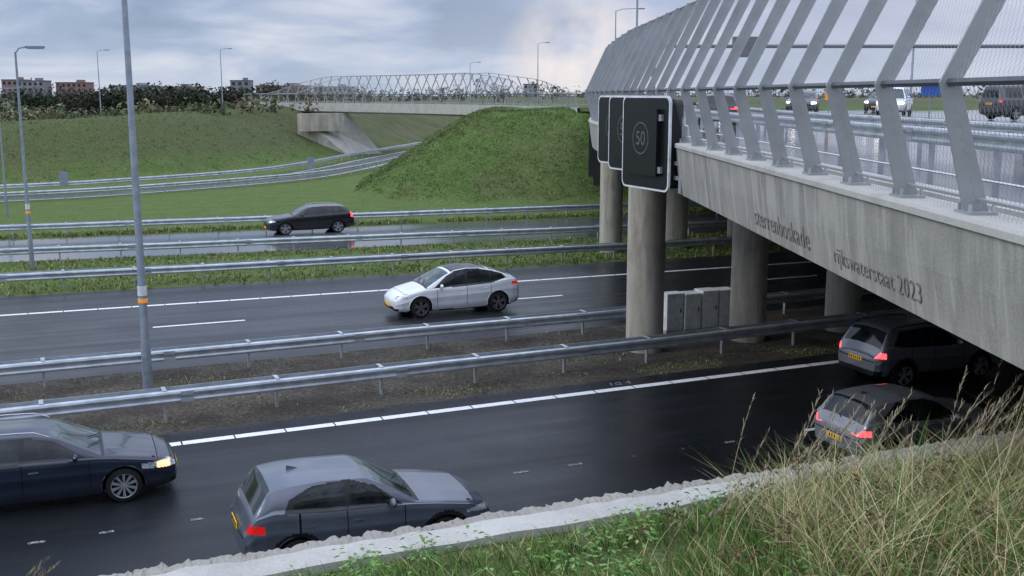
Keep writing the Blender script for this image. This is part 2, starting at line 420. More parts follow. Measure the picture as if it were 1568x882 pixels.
# ------------------------------------------------------------------ bridges
def fence(parent,path,zc,hfun,sp,finw=.16,kh=1.08,lean_out=.30,lean_in=.95,top=3.05,side=1,tag='',mesh=True,rr=1.0):
    ps=resample(path,sp); pts=MB(); rl=MB(); me=MB(); me.uv=[]
    nodes=[]; cum=0
    for i,p in enumerate(ps):
        q=ps[min(i+1,len(ps)-1)]; q0=ps[max(0,i-1)]; dx,dy=q[0]-q0[0],q[1]-q0[1]; l=math.hypot(dx,dy); dx/=l;dy/=l
        rx,ry=dy*side,-dx*side; H=hfun(i/(len(ps)-1))
        b=(p[0],p[1],p[2]); k=(p[0]-rx*lean_out,p[1]-ry*lean_out,p[2]+kh)
        f=max(.0,(H-kh)/(top-kh)); t=(k[0]+rx*lean_in*f,k[1]+ry*lean_in*f,p[2]+max(H,kh+.02))
        nodes.append((b,k,t,(rx,ry),(dx,dy)))
        def plate(a,c,wa,wc,th):
            vs=[]
            for sgn in (-1,1):
                for (P,w) in ((a,wa),(c,wc)):
                    for s2 in (-1,1):
                        vs.append((P[0]+rx*w/2*s2+dx*th/2*sgn,P[1]+ry*w/2*s2+dy*th/2*sgn,P[2]))
            i0=len(pts.v); pts.v+=vs; mi=pts.mi(M['steel'])
            for ff in ((0,1,3,2),(4,6,7,5),(0,2,6,4),(1,5,7,3),(0,4,5,1),(2,3,7,6)):
                pts.f.append(tuple(i0+x for x in ff)); pts.m.append(mi)
        plate(b,k,finw*1.1,finw*.9,.03)
        if H>kh+.05: plate(k,t,finw*.9,finw*1.2,.03)
        pts.box((b[0],b[1],b[2]+.012),(.30,.24,.024),M['steel'],math.atan2(dy,dx))
        for bx,by in ((-.1,-.07),(.1,-.07),(-.1,.07),(.1,.07)):
            pts.box((b[0]+dx*bx+rx*by*1.4,b[1]+dy*bx+ry*by*1.4,b[2]+.05),(.025,.025,.07),M['galv'])
    rl.tube([(n[1][0],n[1][1],n[1][2]) for n in nodes],.036*rr,M['steeld'],6)
    rl.tube([n[2] for n in nodes],.030*rr,M['steel'],6)
    rl.tube([(n[0][0],n[0][1],n[0][2]+.12) for n in nodes],.018,M['steel'],5)
    mi=me.mi(M['mesh'])
    for i in range(len(nodes)-1):
        a,b=nodes[i],nodes[i+1]; L=(Vector(a[0])-Vector(b[0])).length
        for lo,hi,v0 in ((0,1,0),(1,2,1.1)):
            i0=len(me.v); hh=(Vector(a[hi])-Vector(a[lo])).length
            me.v+=[a[lo],b[lo],b[hi],a[hi]]; me.uv+=[(cum,v0),(cum+L,v0),(cum+L,v0+hh),(cum,v0+hh)]
            me.f.append((i0,i0+1,i0+2,i0+3)); me.m.append(mi)
        cum+=L
    pts.obj('fence_posts'+tag,parent); rl.obj('fence_rails'+tag,parent)
    if mesh: me.obj('fence_mesh'+tag,parent)

bridge=empty('highway_bridge')
bp=[(4.05,-6),(3.85,2),(3.71,8),(3.57,14),(3.43,20),(3.30,25),(3.17,31),(3.02,37),(3.05,43),(3.62,50),(4.55,62),(5.55,75),(7.0,92),(9,115)]
path=[(x,y,0) for x,y in smooth_path(bp,5)]
ZC=6.62
mb=MB()
prof=[(.42,6.2),(.42,ZC),(.0,ZC),(-.02,ZC-.03),(-.02,ZC-.09),(.015,ZC-.10),(.06,ZC-.55),(.14,ZC-1.06),(.30,ZC-1.09),(.6,5.46),(2.2,5.25)]
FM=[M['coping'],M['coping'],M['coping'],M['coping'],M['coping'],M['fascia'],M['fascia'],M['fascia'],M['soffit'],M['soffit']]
pf=[p for p in path if p[1]<97]
mb.extrude(pf,prof,None,mats=FM); mb.obj('fascia',bridge,smooth=False)
mb=MB()
for y in (19.4,28.2,37): 
    x=interp([(b,a) for a,b in bp],y); mb.quad([(x+.012,y-.010,6.50),(x+.012,y+.010,6.50),(x+.052,y+.010,6.07),(x+.052,y-.010,6.07)],M['seam']); mb.quad([(x+.052,y-.010,6.07),(x+.052,y+.010,6.07),(x+.132,y+.010,5.57),(x+.132,y-.010,5.57)],M['seam'])
mb.obj('fascia_joint',bridge)
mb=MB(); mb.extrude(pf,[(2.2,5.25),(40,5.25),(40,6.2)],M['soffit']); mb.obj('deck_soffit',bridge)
pdk=path+[(13,150,0),(25,260,0),(60,500,0)]
mb=MB(); mb.extrude(pdk,[(.42,6.20),(40,6.20)],M['deckroad']); mb.obj('deck_road',bridge)
mb=MB(); mb.extrude(pf,[(2.0,6.204),(2.0,6.32),(2.5,6.32),(2.5,6.204)],M['coping']); mb.obj('deck_kerb',bridge)
mb=MB()
for la in (4.3,11.6,15.2,18.8,24): mb.extrude(pdk,[(la,6.206),(la+.15,6.206)],M['white'])
mb.obj('deck_line_markings',bridge)
fp=[(x+.20,y,ZC) for x,y,_ in path if y<95]
fence(bridge,fp,ZC,lambda k:interp([(0,3.05),(.43,3.05),(.62,2.5),(.85,1.5),(1,1.2)],k),1.5,finw=.19)
def offpath(path,la,z): 
    out=[]
    for k,p in enumerate(path):
        a=path[max(0,k-1)]; b=path[min(len(path)-1,k+1)]; dx,dy=b[0]-a[0],b[1]-a[1]; l=math.hypot(dx,dy); out.append((p[0]+dy/l*la,p[1]-dx/l*la,z))
    return out
for la in (4.6,7.6):
    r=rail('deck_guard_rail',offpath(pdk[:-2],la,6.2),2.66,True,.8); r.parent=bridge
def column(x,y,r=.56,top=5.3,nm='pier_column'):
    mb=MB(); mb.tube([(x,y,-.1),(x,y,top-.25),(x,y,top)],[r,r,r],M['conc'],40,False); 
    mb.obj(nm,bridge,smooth=True)
for i in range(9): column(4.0+3.42*i,31.8+1.43*i)
for i in range(9): column(4.85+3.42*i,52.5+1.43*i)
mb=MB(); mb.extrude([(*ST(8.5,4),0),(*ST(60,4),0)],[(.4,5.24),(.4,3),(-.4,3),(-.4,5.24)],M['conc'],closed=True); mb.obj('abutment_wall',bridge)
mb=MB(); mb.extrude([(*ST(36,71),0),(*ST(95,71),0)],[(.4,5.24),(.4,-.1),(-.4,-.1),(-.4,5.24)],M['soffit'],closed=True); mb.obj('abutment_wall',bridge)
def lettering(txt,y0,size,zc):
    cu=bpy.data.curves.new('lettering','FONT'); cu.body=txt; cu.size=size; cu.extrude=.004; cu.offset=-.004; cu.space_character=1.1
    o=bpy.data.objects.new('lettering',cu); cu.materials.append(M['text'])
    x=interp([(b,a) for a,b in bp],y0)
    xo=.06+.08*(ZC-.55-zc)/.51
    o.location=(x+xo-.006,y0,zc); o.rotation_euler=(math.radians(99),0,math.radians(-88.7)); o.parent=bridge; scene.collection.objects.link(o)
lettering('sterrenboskade',16.0,.40,5.70); lettering('rijkswaterstaat 2023',12.3,.28,5.70)

def matrix(y,full):
    x=interp([(b,a) for a,b in bp],y)
    e=empty('matrix_sign',(x-.10,y,0)); e.rotation_euler[2]=math.atan2(N[1],N[0])
    W=2.0;H=1.98;z0=5.60+ (0 if full else .2)
    if not full: H=1.78
    def rr(w,h,r,cx,cz,y,n=6):
        pts=[]
        for (sx,sz,a0) in ((1,1,0),(-1,1,90),(-1,-1,180),(1,-1,270)):
            for k in range(n+1):
                a=math.radians(a0+90*k/n); pts.append((cx+sx*(w/2-r)+r*math.cos(a),y,cz+sz*(h/2-r)+r*math.sin(a)))
        return pts
    mb=MB(); cx=W/2; cz=z0+H/2
    def slab(w,h,r,y0,y1,mat):
        A=rr(w,h,r,cx,cz,y0);B=rr(w,h,r,cx,cz,y1);n=len(A); mb.quad(A,mat); mb.quad(B[::-1],mat)
        for i in range(n): mb.quad([A[i],A[(i+1)%n],B[(i+1)%n],B[i]],mat)
    slab(W,H,.16,0,.05,M['signw']); slab(W-.09,H-.09,.13,.05,.058,M['signb'])
    slab(W*.93,H*.93,.1,-.001,-.32,M['signb'])
    mb.box((cx,.10,cz+.02),(W*.66,.12,H*.70),M['signb'])
    for R0,R1,yy in ((.34,.315,.163),):
        for k in range(36):
            a,b=2*math.pi*k/36,2*math.pi*(k+1)/36
            mb.quad([(cx+R0*math.cos(a),yy,cz+.1+R0*math.sin(a)),(cx+R0*math.cos(b),yy,cz+.1+R0*math.sin(b)),(cx+R1*math.cos(b),yy,cz+.1+R1*math.sin(b)),(cx+R1*math.cos(a),yy,cz+.1+R1*math.sin(a))],M['signg'])
    for hz in (z0+.45,z0+H-.45): mb.box((.28,.08,hz),(.10,.08,.13),M['galv'])
    for hz in (z0+.3,z0+.6): mb.box((-.22,-.16,hz),(.75,.08,.08),M['steel'])
    mb.box((-.20,-.16,z0+.45),(.10,.12,.9),M['steel'])
    mb.obj('panel',e)
    cu=bpy.data.curves.new('digits','FONT'); cu.body='50'; cu.size=.42; cu.align_x='CENTER'; cu.materials.append(M['signg'])
    o=bpy.data.objects.new('digits',cu); o.parent=e; o.location=(cx,.164,cz-.04); o.rotation_euler=(math.radians(90),0,math.radians(180)); scene.collection.objects.link(o)
matrix(22.3,True); matrix(25.0,False); matrix(27.6,False)

cb=empty('cycle_bridge')
cp=[(-38,156),(-34,152),(-25,144),(-13,131),(-3,115),(3.4,99),(5.5,88)]
cpath=[(x,y,0) for x,y in smooth_path(cp,6)]
mb=MB(); mb.extrude(cpath,[(-4,6.3),(-4,5.5),(-3,5.2),(-1,5.2),(.2,5.45),(.25,6.55),(0,6.55),(0,6.3),(-4,6.3)],M['coping']); mb.obj('deck',cb)
HF=lambda k:interp([(0,1.15),(.08,1.2),(.15,2.6),(.22,3.4),(.60,3.4),(.74,2.5),(.80,1.3),(1,1.15)],k)
fence(cb,[(p[0],p[1],6.55) for p in cpath],6.5,HF,2.1,finw=.13,side=-1,rr=1.3)
fence(cb,[(p[0],p[1],6.55) for p in offpath(cpath,-4,0)],6.5,HF,2.1,finw=.11,side=1,tag='_b',mesh=False,rr=1.3)
mb=MB(); P=[(-27,137,5.2),(-21.2,141,5.2),(-17,142.0,.02),(-20.6,136.6,.02)]; Q=[(-27,137,-.2),(-21.2,141,-.2),(-17,142.0,-.2),(-20.6,136.6,-.2)]
mb.quad(P,M['coping']); 
for i in range(4): mb.quad([P[i],Q[i],Q[(i+1)%4],P[(i+1)%4]],M['conc'])
mb.box((-24.0,137.2,4.2),(5.5,1.2,2.2),M['conc'],.5)
mb.obj('abutment',cb)

# ------------------------------------------------------------------ lamp posts
def lamp(x,y,z,h,arms=((1,0),),al=1.3,r=.09,sticker=False,name='street_lamp'):
    e=empty(name,(x,y,z)); mb=MB()
    mb.tube([(0,0,-.1),(0,0,.5),(0,0,1.4),(0,0,1.45),(0,0,h)],[r*1.25,r*1.2,r*1.15,r,r*.5],M['lamp'],12)
    mb.box((0,-r*1.18,.9),(r*1.1,.02,.45),M['lamp'])
    for ax,ay in arms:
        mb.tube([(0,0,h-.05),(ax*al*.3,ay*al*.3,h+.16),(ax*al,ay*al,h+.22)],r*.42,M['lamp'],6)
        an=math.atan2(ay,ax); mb.box((ax*(al+.3),ay*(al+.3),h+.20),(.75,.24,.10),M['lamp'],an)
        mb.box((ax*(al+.3),ay*(al+.3),h+.14),(.6,.18,.03),M['head'],an)
    if sticker:
        mb.tube([(0,0,2.48),(0,0,2.58)],r*1.12,M['orange'],12); mb.tube([(0,0,2.66),(0,0,2.9)],r*1.1,M['cab'],12)
    mb.obj('post',e,smooth=True)
lamp(*ST(1.7,28.0),0,13,((D[0],D[1]),(-D[0],-D[1])),1.6,.105,True)
lamp(*ST(-1.4,51.6),0,9.4,((.96,.28),),.5,.085,True)
lamp(-31.5,67,0,7.8,((.96,.28),),.4,.07)
lamp(-64,170,4.6,9.6,((1,0),),1.2,.09); lamp(-45,170,4.8,9.6,((1,0),),1.2,.09); lamp(4.0,170,6,9.3,((1,0),),1.2,.09)
lamp(-8,210,6,7.5,((1,0),),1.4,.09); lamp(10.3,110,6.2,9.6,((1,0),),2.2,.09); lamp(8.8,78,6.2,12,((1,0),),1.2,.1)
lamp(37.5,103,6.2,13,((1,0),),1.6,.12)
def board(x,y,name='marker_post_sign'):
    mb=MB(); mb.tube([(x,y,-.1),(x,y,1.3)],.03,M['lamp'],6); mb.box((x,y-.05,1.45),(.62,.03,1.05),M['lamp'],.1); mb.obj(name)
board(-33.4,80.5); board(-18.4,99)
e=empty('electrical_cabinet',(*ST(18.95,30.0-.45),0),math.atan2(D[1],D[0])); 
for i,(xx,w,hh,dp) in enumerate(((-.98,.62,1.14,.4),(-.33,.62,1.10,.5),(.33,.62,1.16,.5),(.98,.62,1.14,.5))):
    mb=MB(); mb.box((xx,0,.06),(w,dp,.12),M['conc']); mb.box((xx,0,.12+hh/2),(w-.03,dp,hh),M['cab']); mb.box((xx,0,hh+.15),(w,dp+.06,.05),M['signw'])
    mb.box((xx,-dp/2-.004,.12+hh/2),(.5*w*1.7,.006,hh*.9),M['cab']); mb.box((xx+.2,-dp/2-.015,.75),(.03,.03,.14),M['black']); mb.obj('cabinet_unit',e)

g=empty('sign_gantry'); mb=MB()
mb.tube([(8.5,66,10.45),(31.2,66,10.45)],.11,M['steeld'],8); mb.tube([(31.2,66,6.2),(31.2,66,10.5)],.16,M['steeld'],8); mb.tube([(8.5,66,6.2),(8.5,66,10.5)],.13,M['steeld'],8)
mb.box((14.0,65.8,10.4),(1.7,.3,1.2),M['steeld']); mb.obj('beam',g)
mb=MB(); mb.tube([(32.5,85,6.2),(32.5,85,7.4)],.05,M['lamp'],6); mb.box((32.5,84.9,8.0),(1.6,.08,.95),M['blue']); mb.obj('blue_direction_sign')
mb=MB(); mb.tube([(25.5,88,6.2),(25.5,88,7.2)],.05,M['lamp'],6); mb.box((25.5,87.9,7.5),(.7,.08,.6),M['orange']); mb.obj('orange_road_sign')

# ------------------------------------------------------------------ cars
def car(name,spec,loc,heading,z=0,scl=(1,1,1)):
    L,W=spec['L'],spec['W']/2; dx=.016; n=int(L/dx)
    def sm(pts,x,w=.05): return sum(interp(pts,min(L,max(0,x+o))) for o in (-w,-w/2,0,w/2,w))/5
    T,B,ZB=spec['top'],spec['belt'],spec['bot']
    PW=spec.get('plan',[(0,.70),(.06,.80),(.2,.90),(.45,.965),(.9,1),(L-.8,1),(L-.3,.965),(L-.1,.90),(L,.78)])
    r=spec['r']; xw=(spec['fw'],spec['rw'])
    e=empty(name,(loc[0],loc[1],z),math.atan2(heading[1],heading[0])); e.scale=scl
    mb=MB(); nb,nsd,ng,nr=3,26,22,14; kinds=['b']*nb+['s']*nsd+['g']*ng+['r']*nr
    def section(x):
        w=W*sm(PW,x,.03); zt=sm(T,x); zs=min(sm(B,x),zt-.03); zb=sm(ZB,x)
        pts=[]
        for k in range(nb): pts.append((w*.86*k/nb,zb))
        for k in range(nsd):
            q=k/(nsd-1); y=w*(1-.14*(1-q)**4-.03*q**5-.016*math.exp(-((q-.42)/.12)**2)+.010*math.exp(-((q-.64)/.05)**2)+.008*math.exp(-((q-.90)/.03)**2))
            pts.append((y,zb+(zs-zb)*q))
        ys=pts[-1][0]; g=zt-zs; inset=min(.03,g*.4); yr=max(.3*w,ys-inset-spec.get('tum',.40)*g); zr=zt-min(.06,.6*g)
        for k in range(1,ng+1):
            q=k/ng; bow=.02*math.sin(math.pi*q)*min(1,g/.3)
            pts.append((lerp(ys-inset*min(1,q*8),yr,q)+bow,lerp(zs,zr,q)))
        hood=1 if (x<spec['wsx'][0]-.1 and x>.3) else 0
        for k in range(1,nr+1):
            q=k/nr; yy=yr*(1-q)
            pts.append((yy,zr+(zt-zr)*(1-(1-q)**2.6)+hood*.012*math.exp(-((yy/W-.55)/.06)**2)))
        return pts
    nv=nb+nsd+ng+nr
    xs=[L*i/n for i in range(n+1)]
    secs=[section(x) for x in xs]
    names=['paint','glass','black','head','tail','seam','chrome','ws','lit']
    mats=[spec['paint'],M['glass'],M['black'],spec.get('headm',M['head']),spec.get('tailm',M['tail']),M['seam'],M['chrome'],M['ws'],M['amber']]
    for m_ in mats:
        if m_ not in mb.mats: mb.mats.append(m_)
    mid={k:mb.mats.index(m_) for k,m_ in zip(names,mats)}
    def pin(poly,x,z):
        c=False; j=len(poly)-1
        for i in range(len(poly)):
            xi,zi=poly[i]; xj,zj=poly[j]
            if (zi>z)!=(zj>z) and x<(xj-xi)*(z-zi)/(zj-zi)+xi: c=not c
            j=i
        return c
    cl=spec['cls']
    for sd in (1,-1):
        base=len(mb.v)
        for x,sc in zip(xs,secs):
            for (y,zz) in sc: mb.v.append((L/2-x,sd*y,zz))
        for i in range(n):
            xm=(xs[i]+xs[i+1])/2
            for j in range(nv-1):
                y=(secs[i][j][0]+secs[i+1][j+1][0])/2; zz=(secs[i][j][1]+secs[i+1][j+1][1])/2; kd=kinds[j+1] if j+1<nv else 'r'
                inw=False
                for xc in xw:
                    if (xm-xc)**2+(zz-r)**2<(r+.055)**2 and y>.5*W and kd in 'bs': inw=True
                if inw: continue
                mt='paint'
                if kd=='b': mt='black'
                elif kd=='g':
                    for pl in spec['win']:
                        if pin(pl,xm,zz): mt='glass'
                    if mt=='paint' and spec.get('winframe') and pin(spec['winframe'],xm,zz): mt=spec.get('framem','black')
                elif kd=='r':
                    yr=secs[i][nb+nsd+ng-1][0]
                    a,b=spec['wsx']; c,d=spec['rwx']
                    if a<xm<b and y<yr-.035: mt='ws'
                    elif c<xm<d and y<yr-.05: mt='glass'
                    elif spec.get('glassroof') and b+.08<xm<c-.05 and y<yr-.06: mt='glass'
                    elif a-.06<xm<=a and y<yr: mt='black'
                if kd=='s':
                    for sx in spec['seams']:
                        if abs(xm-sx)<.009 and zz>.38: mt='seam'
                    if zz<spec.get('clad',.30): mt='black'
                    if spec['clad']>.3:
                        for xc in xw:
                            if (xm-xc)**2+(zz-r)**2<(r+.12)**2: mt='black'
                if kd=='r' and xm<spec['wsx'][0]-.06:
                    if abs(xm-spec.get('hoodx',.32))<.008 or (abs(y-.82*W*1)<.008 and xm>.32): mt='seam'
                m2=cl(xm,y/W,zz,kd,False)
                if m2: mt=m2
                a=base+i*nv+j
                f=(a,a+1,a+1+nv,a+nv) if sd==-1 else (a,a+nv,a+1+nv,a+1)
                mb.f.append(f); mb.m.append(mid[mt])
        for end,sc in ((0,secs[0]),(1,secs[-1])):
            zc=(sc[0][1]+sc[-1][1])/2; KK=16; b0=len(mb.v)
            for k in range(KK+1):
                q=1-k/KK; bul=.07*(1-q**3)
                for (y,zz) in sc:
                    xx=(L/2+bul*.9) if end==0 else (-L/2-bul*.5)
                    mb.v.append((xx,sd*y*q,zc+(zz-zc)*q))
            for k in range(KK):
                for j in range(nv-1):
                    q=1-(k+.5)/KK; y=(sc[j][0]+sc[j+1][0])/2*q; zz=zc+((sc[j][1]+sc[j+1][1])/2-zc)*q
                    mt=cl(0 if end==0 else L,y/W,zz,'c',True) or 'paint'
                    a=b0+k*nv+j
                    mb.f.append((a,a+1,a+1+nv,a+nv)); mb.m.append(mid[mt])
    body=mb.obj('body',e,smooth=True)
    for xc in xw:
        for sd in (1,-1):
            wb=MB(); cx=L/2-xc; yo=sd*(W-.02); w=.21; seg=40
            prof=[(r*.70,0),(r*.74,.012),(r*.93,.0),(r*.985,-.03),(r,-.06),(r,-w+.05),(r*.97,-w),(r*.5,-w)]
            i0=len(wb.v)
            for k in range(seg):
                a=2*math.pi*k/seg
                for (rr,yy) in prof: wb.v.append((cx+rr*math.cos(a),yo+sd*yy,r+rr*math.sin(a)))
            ti=wb.mi(M['tyre']); n_=len(prof)
            for k in range(seg):
                for j in range(n_-1):
                    a=i0+k*n_+j; b=i0+((k+1)%seg)*n_+j; wb.f.append((a,b,b+1,a+1)); wb.m.append(ti)
            rm=spec.get('rimm',M['rim'])
            for k in range(seg):
                a,b=2*math.pi*k/seg,2*math.pi*(k+1)/seg
                for (r1_,y1_,r2_,y2_,mm) in ((r*.71,.006,r*.665,-.002,rm),(r*.665,-.002,r*.64,-.09,M['black']),(r*.64,-.09,0.001,-.09,M['black'])):
                    wb.quad([(cx+r1_*math.cos(a),yo+sd*y1_,r+r1_*math.sin(a)),(cx+r1_*math.cos(b),yo+sd*y1_,r+r1_*math.sin(b)),(cx+r2_*math.cos(b),yo+sd*y2_,r+r2_*math.sin(b)),(cx+r2_*math.cos(a),yo+sd*y2_,r+r2_*math.sin(a))],mm)
            ns_=spec.get('spokes',5); sw=.026 if ns_<=5 else .012
            for k in range(ns_):
                a=2*math.pi*k/ns_+.3
                for da in ((-.13,.13) if ns_<=5 else (-.05,.05)):
                    w0=sw; w1=sw*.9
                    ux,uz=math.cos(a+da*.4),math.sin(a+da*.4); vx,vz=math.cos(a+da*1.5),math.sin(a+da*1.5)
                    tx,tz=-uz,ux
                    A=(cx+ux*.04-tx*w0,yo+sd*-.012,r+uz*.04-tz*w0); Bq=(cx+ux*.04+tx*w0,yo+sd*-.012,r+uz*.04+tz*w0)
                    C=(cx+vx*r*.68+tx*w1,yo+sd*.002,r+vz*r*.68+tz*w1); Dq=(cx+vx*r*.68-tx*w1,yo+sd*.002,r+vz*r*.68-tz*w1)
                    wb.quad([A,Bq,C,Dq],rm)
                    wb.quad([A,Dq,(Dq[0],Dq[1]-sd*.04,Dq[2]),(A[0],A[1]-sd*.04,A[2])],rm); wb.quad([Bq,C,(C[0],C[1]-sd*.04,C[2]),(Bq[0],Bq[1]-sd*.04,Bq[2])],rm)
            wb.tube([(cx,yo-sd*.06,r),(cx,yo-sd*.004,r)],.05,rm,12)
            wb.obj('wheel',e,smooth=True)
            lb=MB(); R1=r+.055
            prev=None
            for k in range(25):
                a=math.pi*k/24*1.2-.1*math.pi
                p=(cx+R1*math.cos(a),sd*(W*.965),max(.12,r+R1*math.sin(a))); q=(p[0],sd*W*.45,p[2])
                if prev: lb.quad([prev[0],p,q,prev[1]],M['well'])
                prev=(p,q)
            lb.quad([(cx-R1,sd*W*.45,.15),(cx+R1,sd*W*.45,.15),(cx+R1,sd*W*.45,r+R1),(cx-R1,sd*W*.45,r+R1)],M['well'])
            lb.obj('wheel_well',e)
            lb=MB(); arc=[]
            for k in range(25):
                a=math.radians(-8+196*k/24); arc.append((cx+(R1+.004)*math.cos(a),sd*W*(.972 if r+R1*math.sin(a)>.45 else .955),r+(R1+.004)*math.sin(a)))
            lb.tube(arc,.016,M['black'] if spec['clad']>.3 else spec['paint'],6); lb.obj('arch_lip',e,smooth=True)
    mx=L/2-spec['mirx']; mz=spec['mirz']
    for sd in (1,-1):
        m2=MB(); c=Vector((mx,sd*(W+.06),mz)); rings=[]
        for k in range(7):
            q=-1+2*k/6; rr=math.sqrt(max(.05,1-q*q*.95))
            rings.append([(c.x-.055*rr*math.cos(2*math.pi*j/10),c.y+sd*.11*q,c.z+.075*rr*math.sin(2*math.pi*j/10)) for j in range(10)])
        for k in range(6):
            for j in range(10): m2.quad([rings[k][j],rings[k][(j+1)%10],rings[k+1][(j+1)%10],rings[k+1][j]],spec['paint'])
        m2.quad(rings[0],M['black']); m2.quad(rings[-1],spec['paint'])
        m2.box((mx+.0,sd*(W-.04),mz-.05),(.06,.14,.04),M['black'])
        m2.obj('mirror',e,smooth=True)
    hb=MB()
    for hx in spec['handles']:
        for sd in (1,-1): hb.box((L/2-hx,sd*(W*.985),spec.get('hz',.86)),(.17,.03,.028),spec.get('handlem',spec['paint']))
    hb.box((-L/2-.045,0,spec['pz']),(.012,.50,.11),M['plate']); hb.box((L/2+.07,0,spec.get('pfz',.42)),(.012,.50,.11),M['plate'])
    for px in (-.18,-.1,-.02,.06,.14,.2): hb.box((-L/2-.053,px,spec['pz']),(.004,.035,.065),M['black'])
    if spec.get('rails'):
        a,b=spec['rails']; 
        for sd in (1,-1):
            pa=[]
            for k in range(9):
                x=lerp(a,b,k/8); zt=sm(T,x); g=zt-min(sm(B,x),zt-.03); yr=W*.955-.03-spec.get('tum',.40)*g+.015
                pa.append((L/2-x,sd*yr,zt-.03+.05*(1 if 0<k<8 else 0)))
            hb.tube(pa,.014,spec.get('railm',M['chrome']),6)
    if spec.get('ant'): 
        x=spec['ant']; zt=sm(T,x); hb.quad([(L/2-x+.12,0,zt),(L/2-x-.08,.02,zt),(L/2-x-.08,0,zt+.07)],spec['paint']); hb.quad([(L/2-x+.12,0,zt),(L/2-x-.08,0,zt+.07),(L/2-x-.08,-.02,zt)],spec['paint'])
    if spec.get('wiper'):
        x,zz,lx,lz=spec['wiper']; hb.tube([(L/2-x,0,zz),(L/2-lx,.35,lz)],.010,M['black'],5)
    a=spec['wsx'][0]; zt=sm(T,a+.02)
    hb.tube([(L/2-a+.02,-.1,zt+.015),(L/2-a-.20,-.60,sm(T,a+.22)+.0)],.010,M['black'],5)
    hb.tube([(L/2-a+.02,.35,zt+.015),(L/2-a-.20,-.12,sm(T,a+.22)+.014)],.010,M['black'],5)
    hb.obj('trim',e)
    return e

def cls_factory(hx,hz,tz,rear,grille,L,hmin=.45,ty=.52,tx=.30,chr_=None,bump=.5,lit=False):
    def cl(x,y,z,kd,cap):
        if x<hx and hz[0]+ (x*.12)<z<hz[1]+x*.12-(x/hx)**2*.06 and y>hmin and kd in 'sgrc':
            if lit and .10<x<.36 and z<hz[1]-.02+x*.1: return 'lit'
            return 'head'
        if cap and x<1:
            if y<grille[0] and grille[1]<z<grille[2]: return 'black'
            if z<.40 and y<.62: return 'black'
        if (x<.12 and z<.34): return 'black'
        if x>L-tx and tz[0]<z<tz[1] and y>ty and kd in 'sgc': return 'tail'
        if x>L-.18 and kd in 'sc' and z<bump: return 'black' if z<bump-.05 else None
        if x>1 and cap and abs(z-(tz[0]-.10))<.012 and y<.75: return 'seam'
        return None
    return cl
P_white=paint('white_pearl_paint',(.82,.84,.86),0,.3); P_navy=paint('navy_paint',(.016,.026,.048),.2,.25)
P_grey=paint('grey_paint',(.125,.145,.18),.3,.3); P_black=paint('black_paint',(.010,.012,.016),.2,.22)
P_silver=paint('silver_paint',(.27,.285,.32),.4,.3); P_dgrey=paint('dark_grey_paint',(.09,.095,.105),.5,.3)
tesla=dict(L=4.6,W=1.88,r=.365,fw=.86,rw=3.74,paint=P_white,clad=.24,rimm=M['rimd'],spokes=5,glassroof=True,tum=.36,
 top=[(0,.66),(.06,.76),(.3,.88),(.8,1.00),(1.10,1.07),(1.8,1.45),(2.15,1.60),(2.6,1.66),(3.1,1.64),(3.7,1.52),(4.15,1.35),(4.40,1.24),(4.53,1.14),(4.6,.94)],
 belt=[(0,.60),(.4,.82),(1.0,.95),(2.0,1.0),(3.4,1.06),(4.1,1.16),(4.45,1.14),(4.6,.86)],bot=[(0,.26),(.4,.2),(2,.19),(4.2,.22),(4.6,.36)],
 win=[[(1.40,1.03),(1.88,1.37),(2.15,1.50),(2.52,1.565),(2.52,1.05)],[(2.59,1.05),(2.59,1.57),(3.0,1.555),(3.45,1.46),(3.45,1.10)],[(3.50,1.11),(3.50,1.445),(3.85,1.34),(3.98,1.24)]],
 winframe=[(1.34,1.005),(1.86,1.40),(2.15,1.53),(2.6,1.60),(3.0,1.585),(3.5,1.485),(3.93,1.35),(4.05,1.22),(3.5,1.07),(2.5,1.015)],
 wsx=(1.12,1.95),rwx=(3.45,4.22),seams=[1.45,2.56,3.45],handles=[2.35,3.25],mirx=1.60,mirz=1.08,pz=.72,hz=.90,
 cls=cls_factory(.42,(.66,.76),(.96,1.08),None,(.0,.3,.4),4.6,.55,.42,.35,bump=.42),tailm=M['tail'],headm=M['head'])
volvo=dict(L=4.7,W=1.9,r=.37,fw=.87,rw=3.75,paint=P_black,clad=.33,rimm=M['rim'],spokes=5,
 top=[(0,.72),(.05,.86),(.3,.98),(1.1,1.10),(1.35,1.14),(2.05,1.55),(2.4,1.64),(3.2,1.66),(3.9,1.63),(4.2,1.58),(4.55,1.22),(4.62,1.05),(4.7,.85)],
 belt=[(0,.66),(.4,.90),(1.2,1.03),(2.5,1.08),(4.0,1.14),(4.5,1.15),(4.7,.80)],bot=[(0,.30),(.4,.24),(2,.23),(4.2,.26),(4.7,.40)],
 win=[[(1.62,1.09),(2.15,1.44),(2.65,1.55),(2.65,1.11)],[(2.72,1.11),(2.72,1.55),(3.4,1.55),(3.45,1.14)],[(3.52,1.15),(3.5,1.54),(3.95,1.50),(4.22,1.2)]],
 winframe=[(1.55,1.07),(2.12,1.46),(2.6,1.575),(3.9,1.57),(4.28,1.18),(3.4,1.10)],framem='black',
 wsx=(1.36,2.15),rwx=(4.22,4.52),seams=[1.55,2.68,3.5],handles=[2.5,3.35],mirx=1.8,mirz=1.15,pz=.85,rails=(2.2,4.1),
 cls=cls_factory(.35,(.72,.86),(.92,1.40),None,(.5,.5,.75),4.7,.55,.62,.22),tailm=M['brake'])
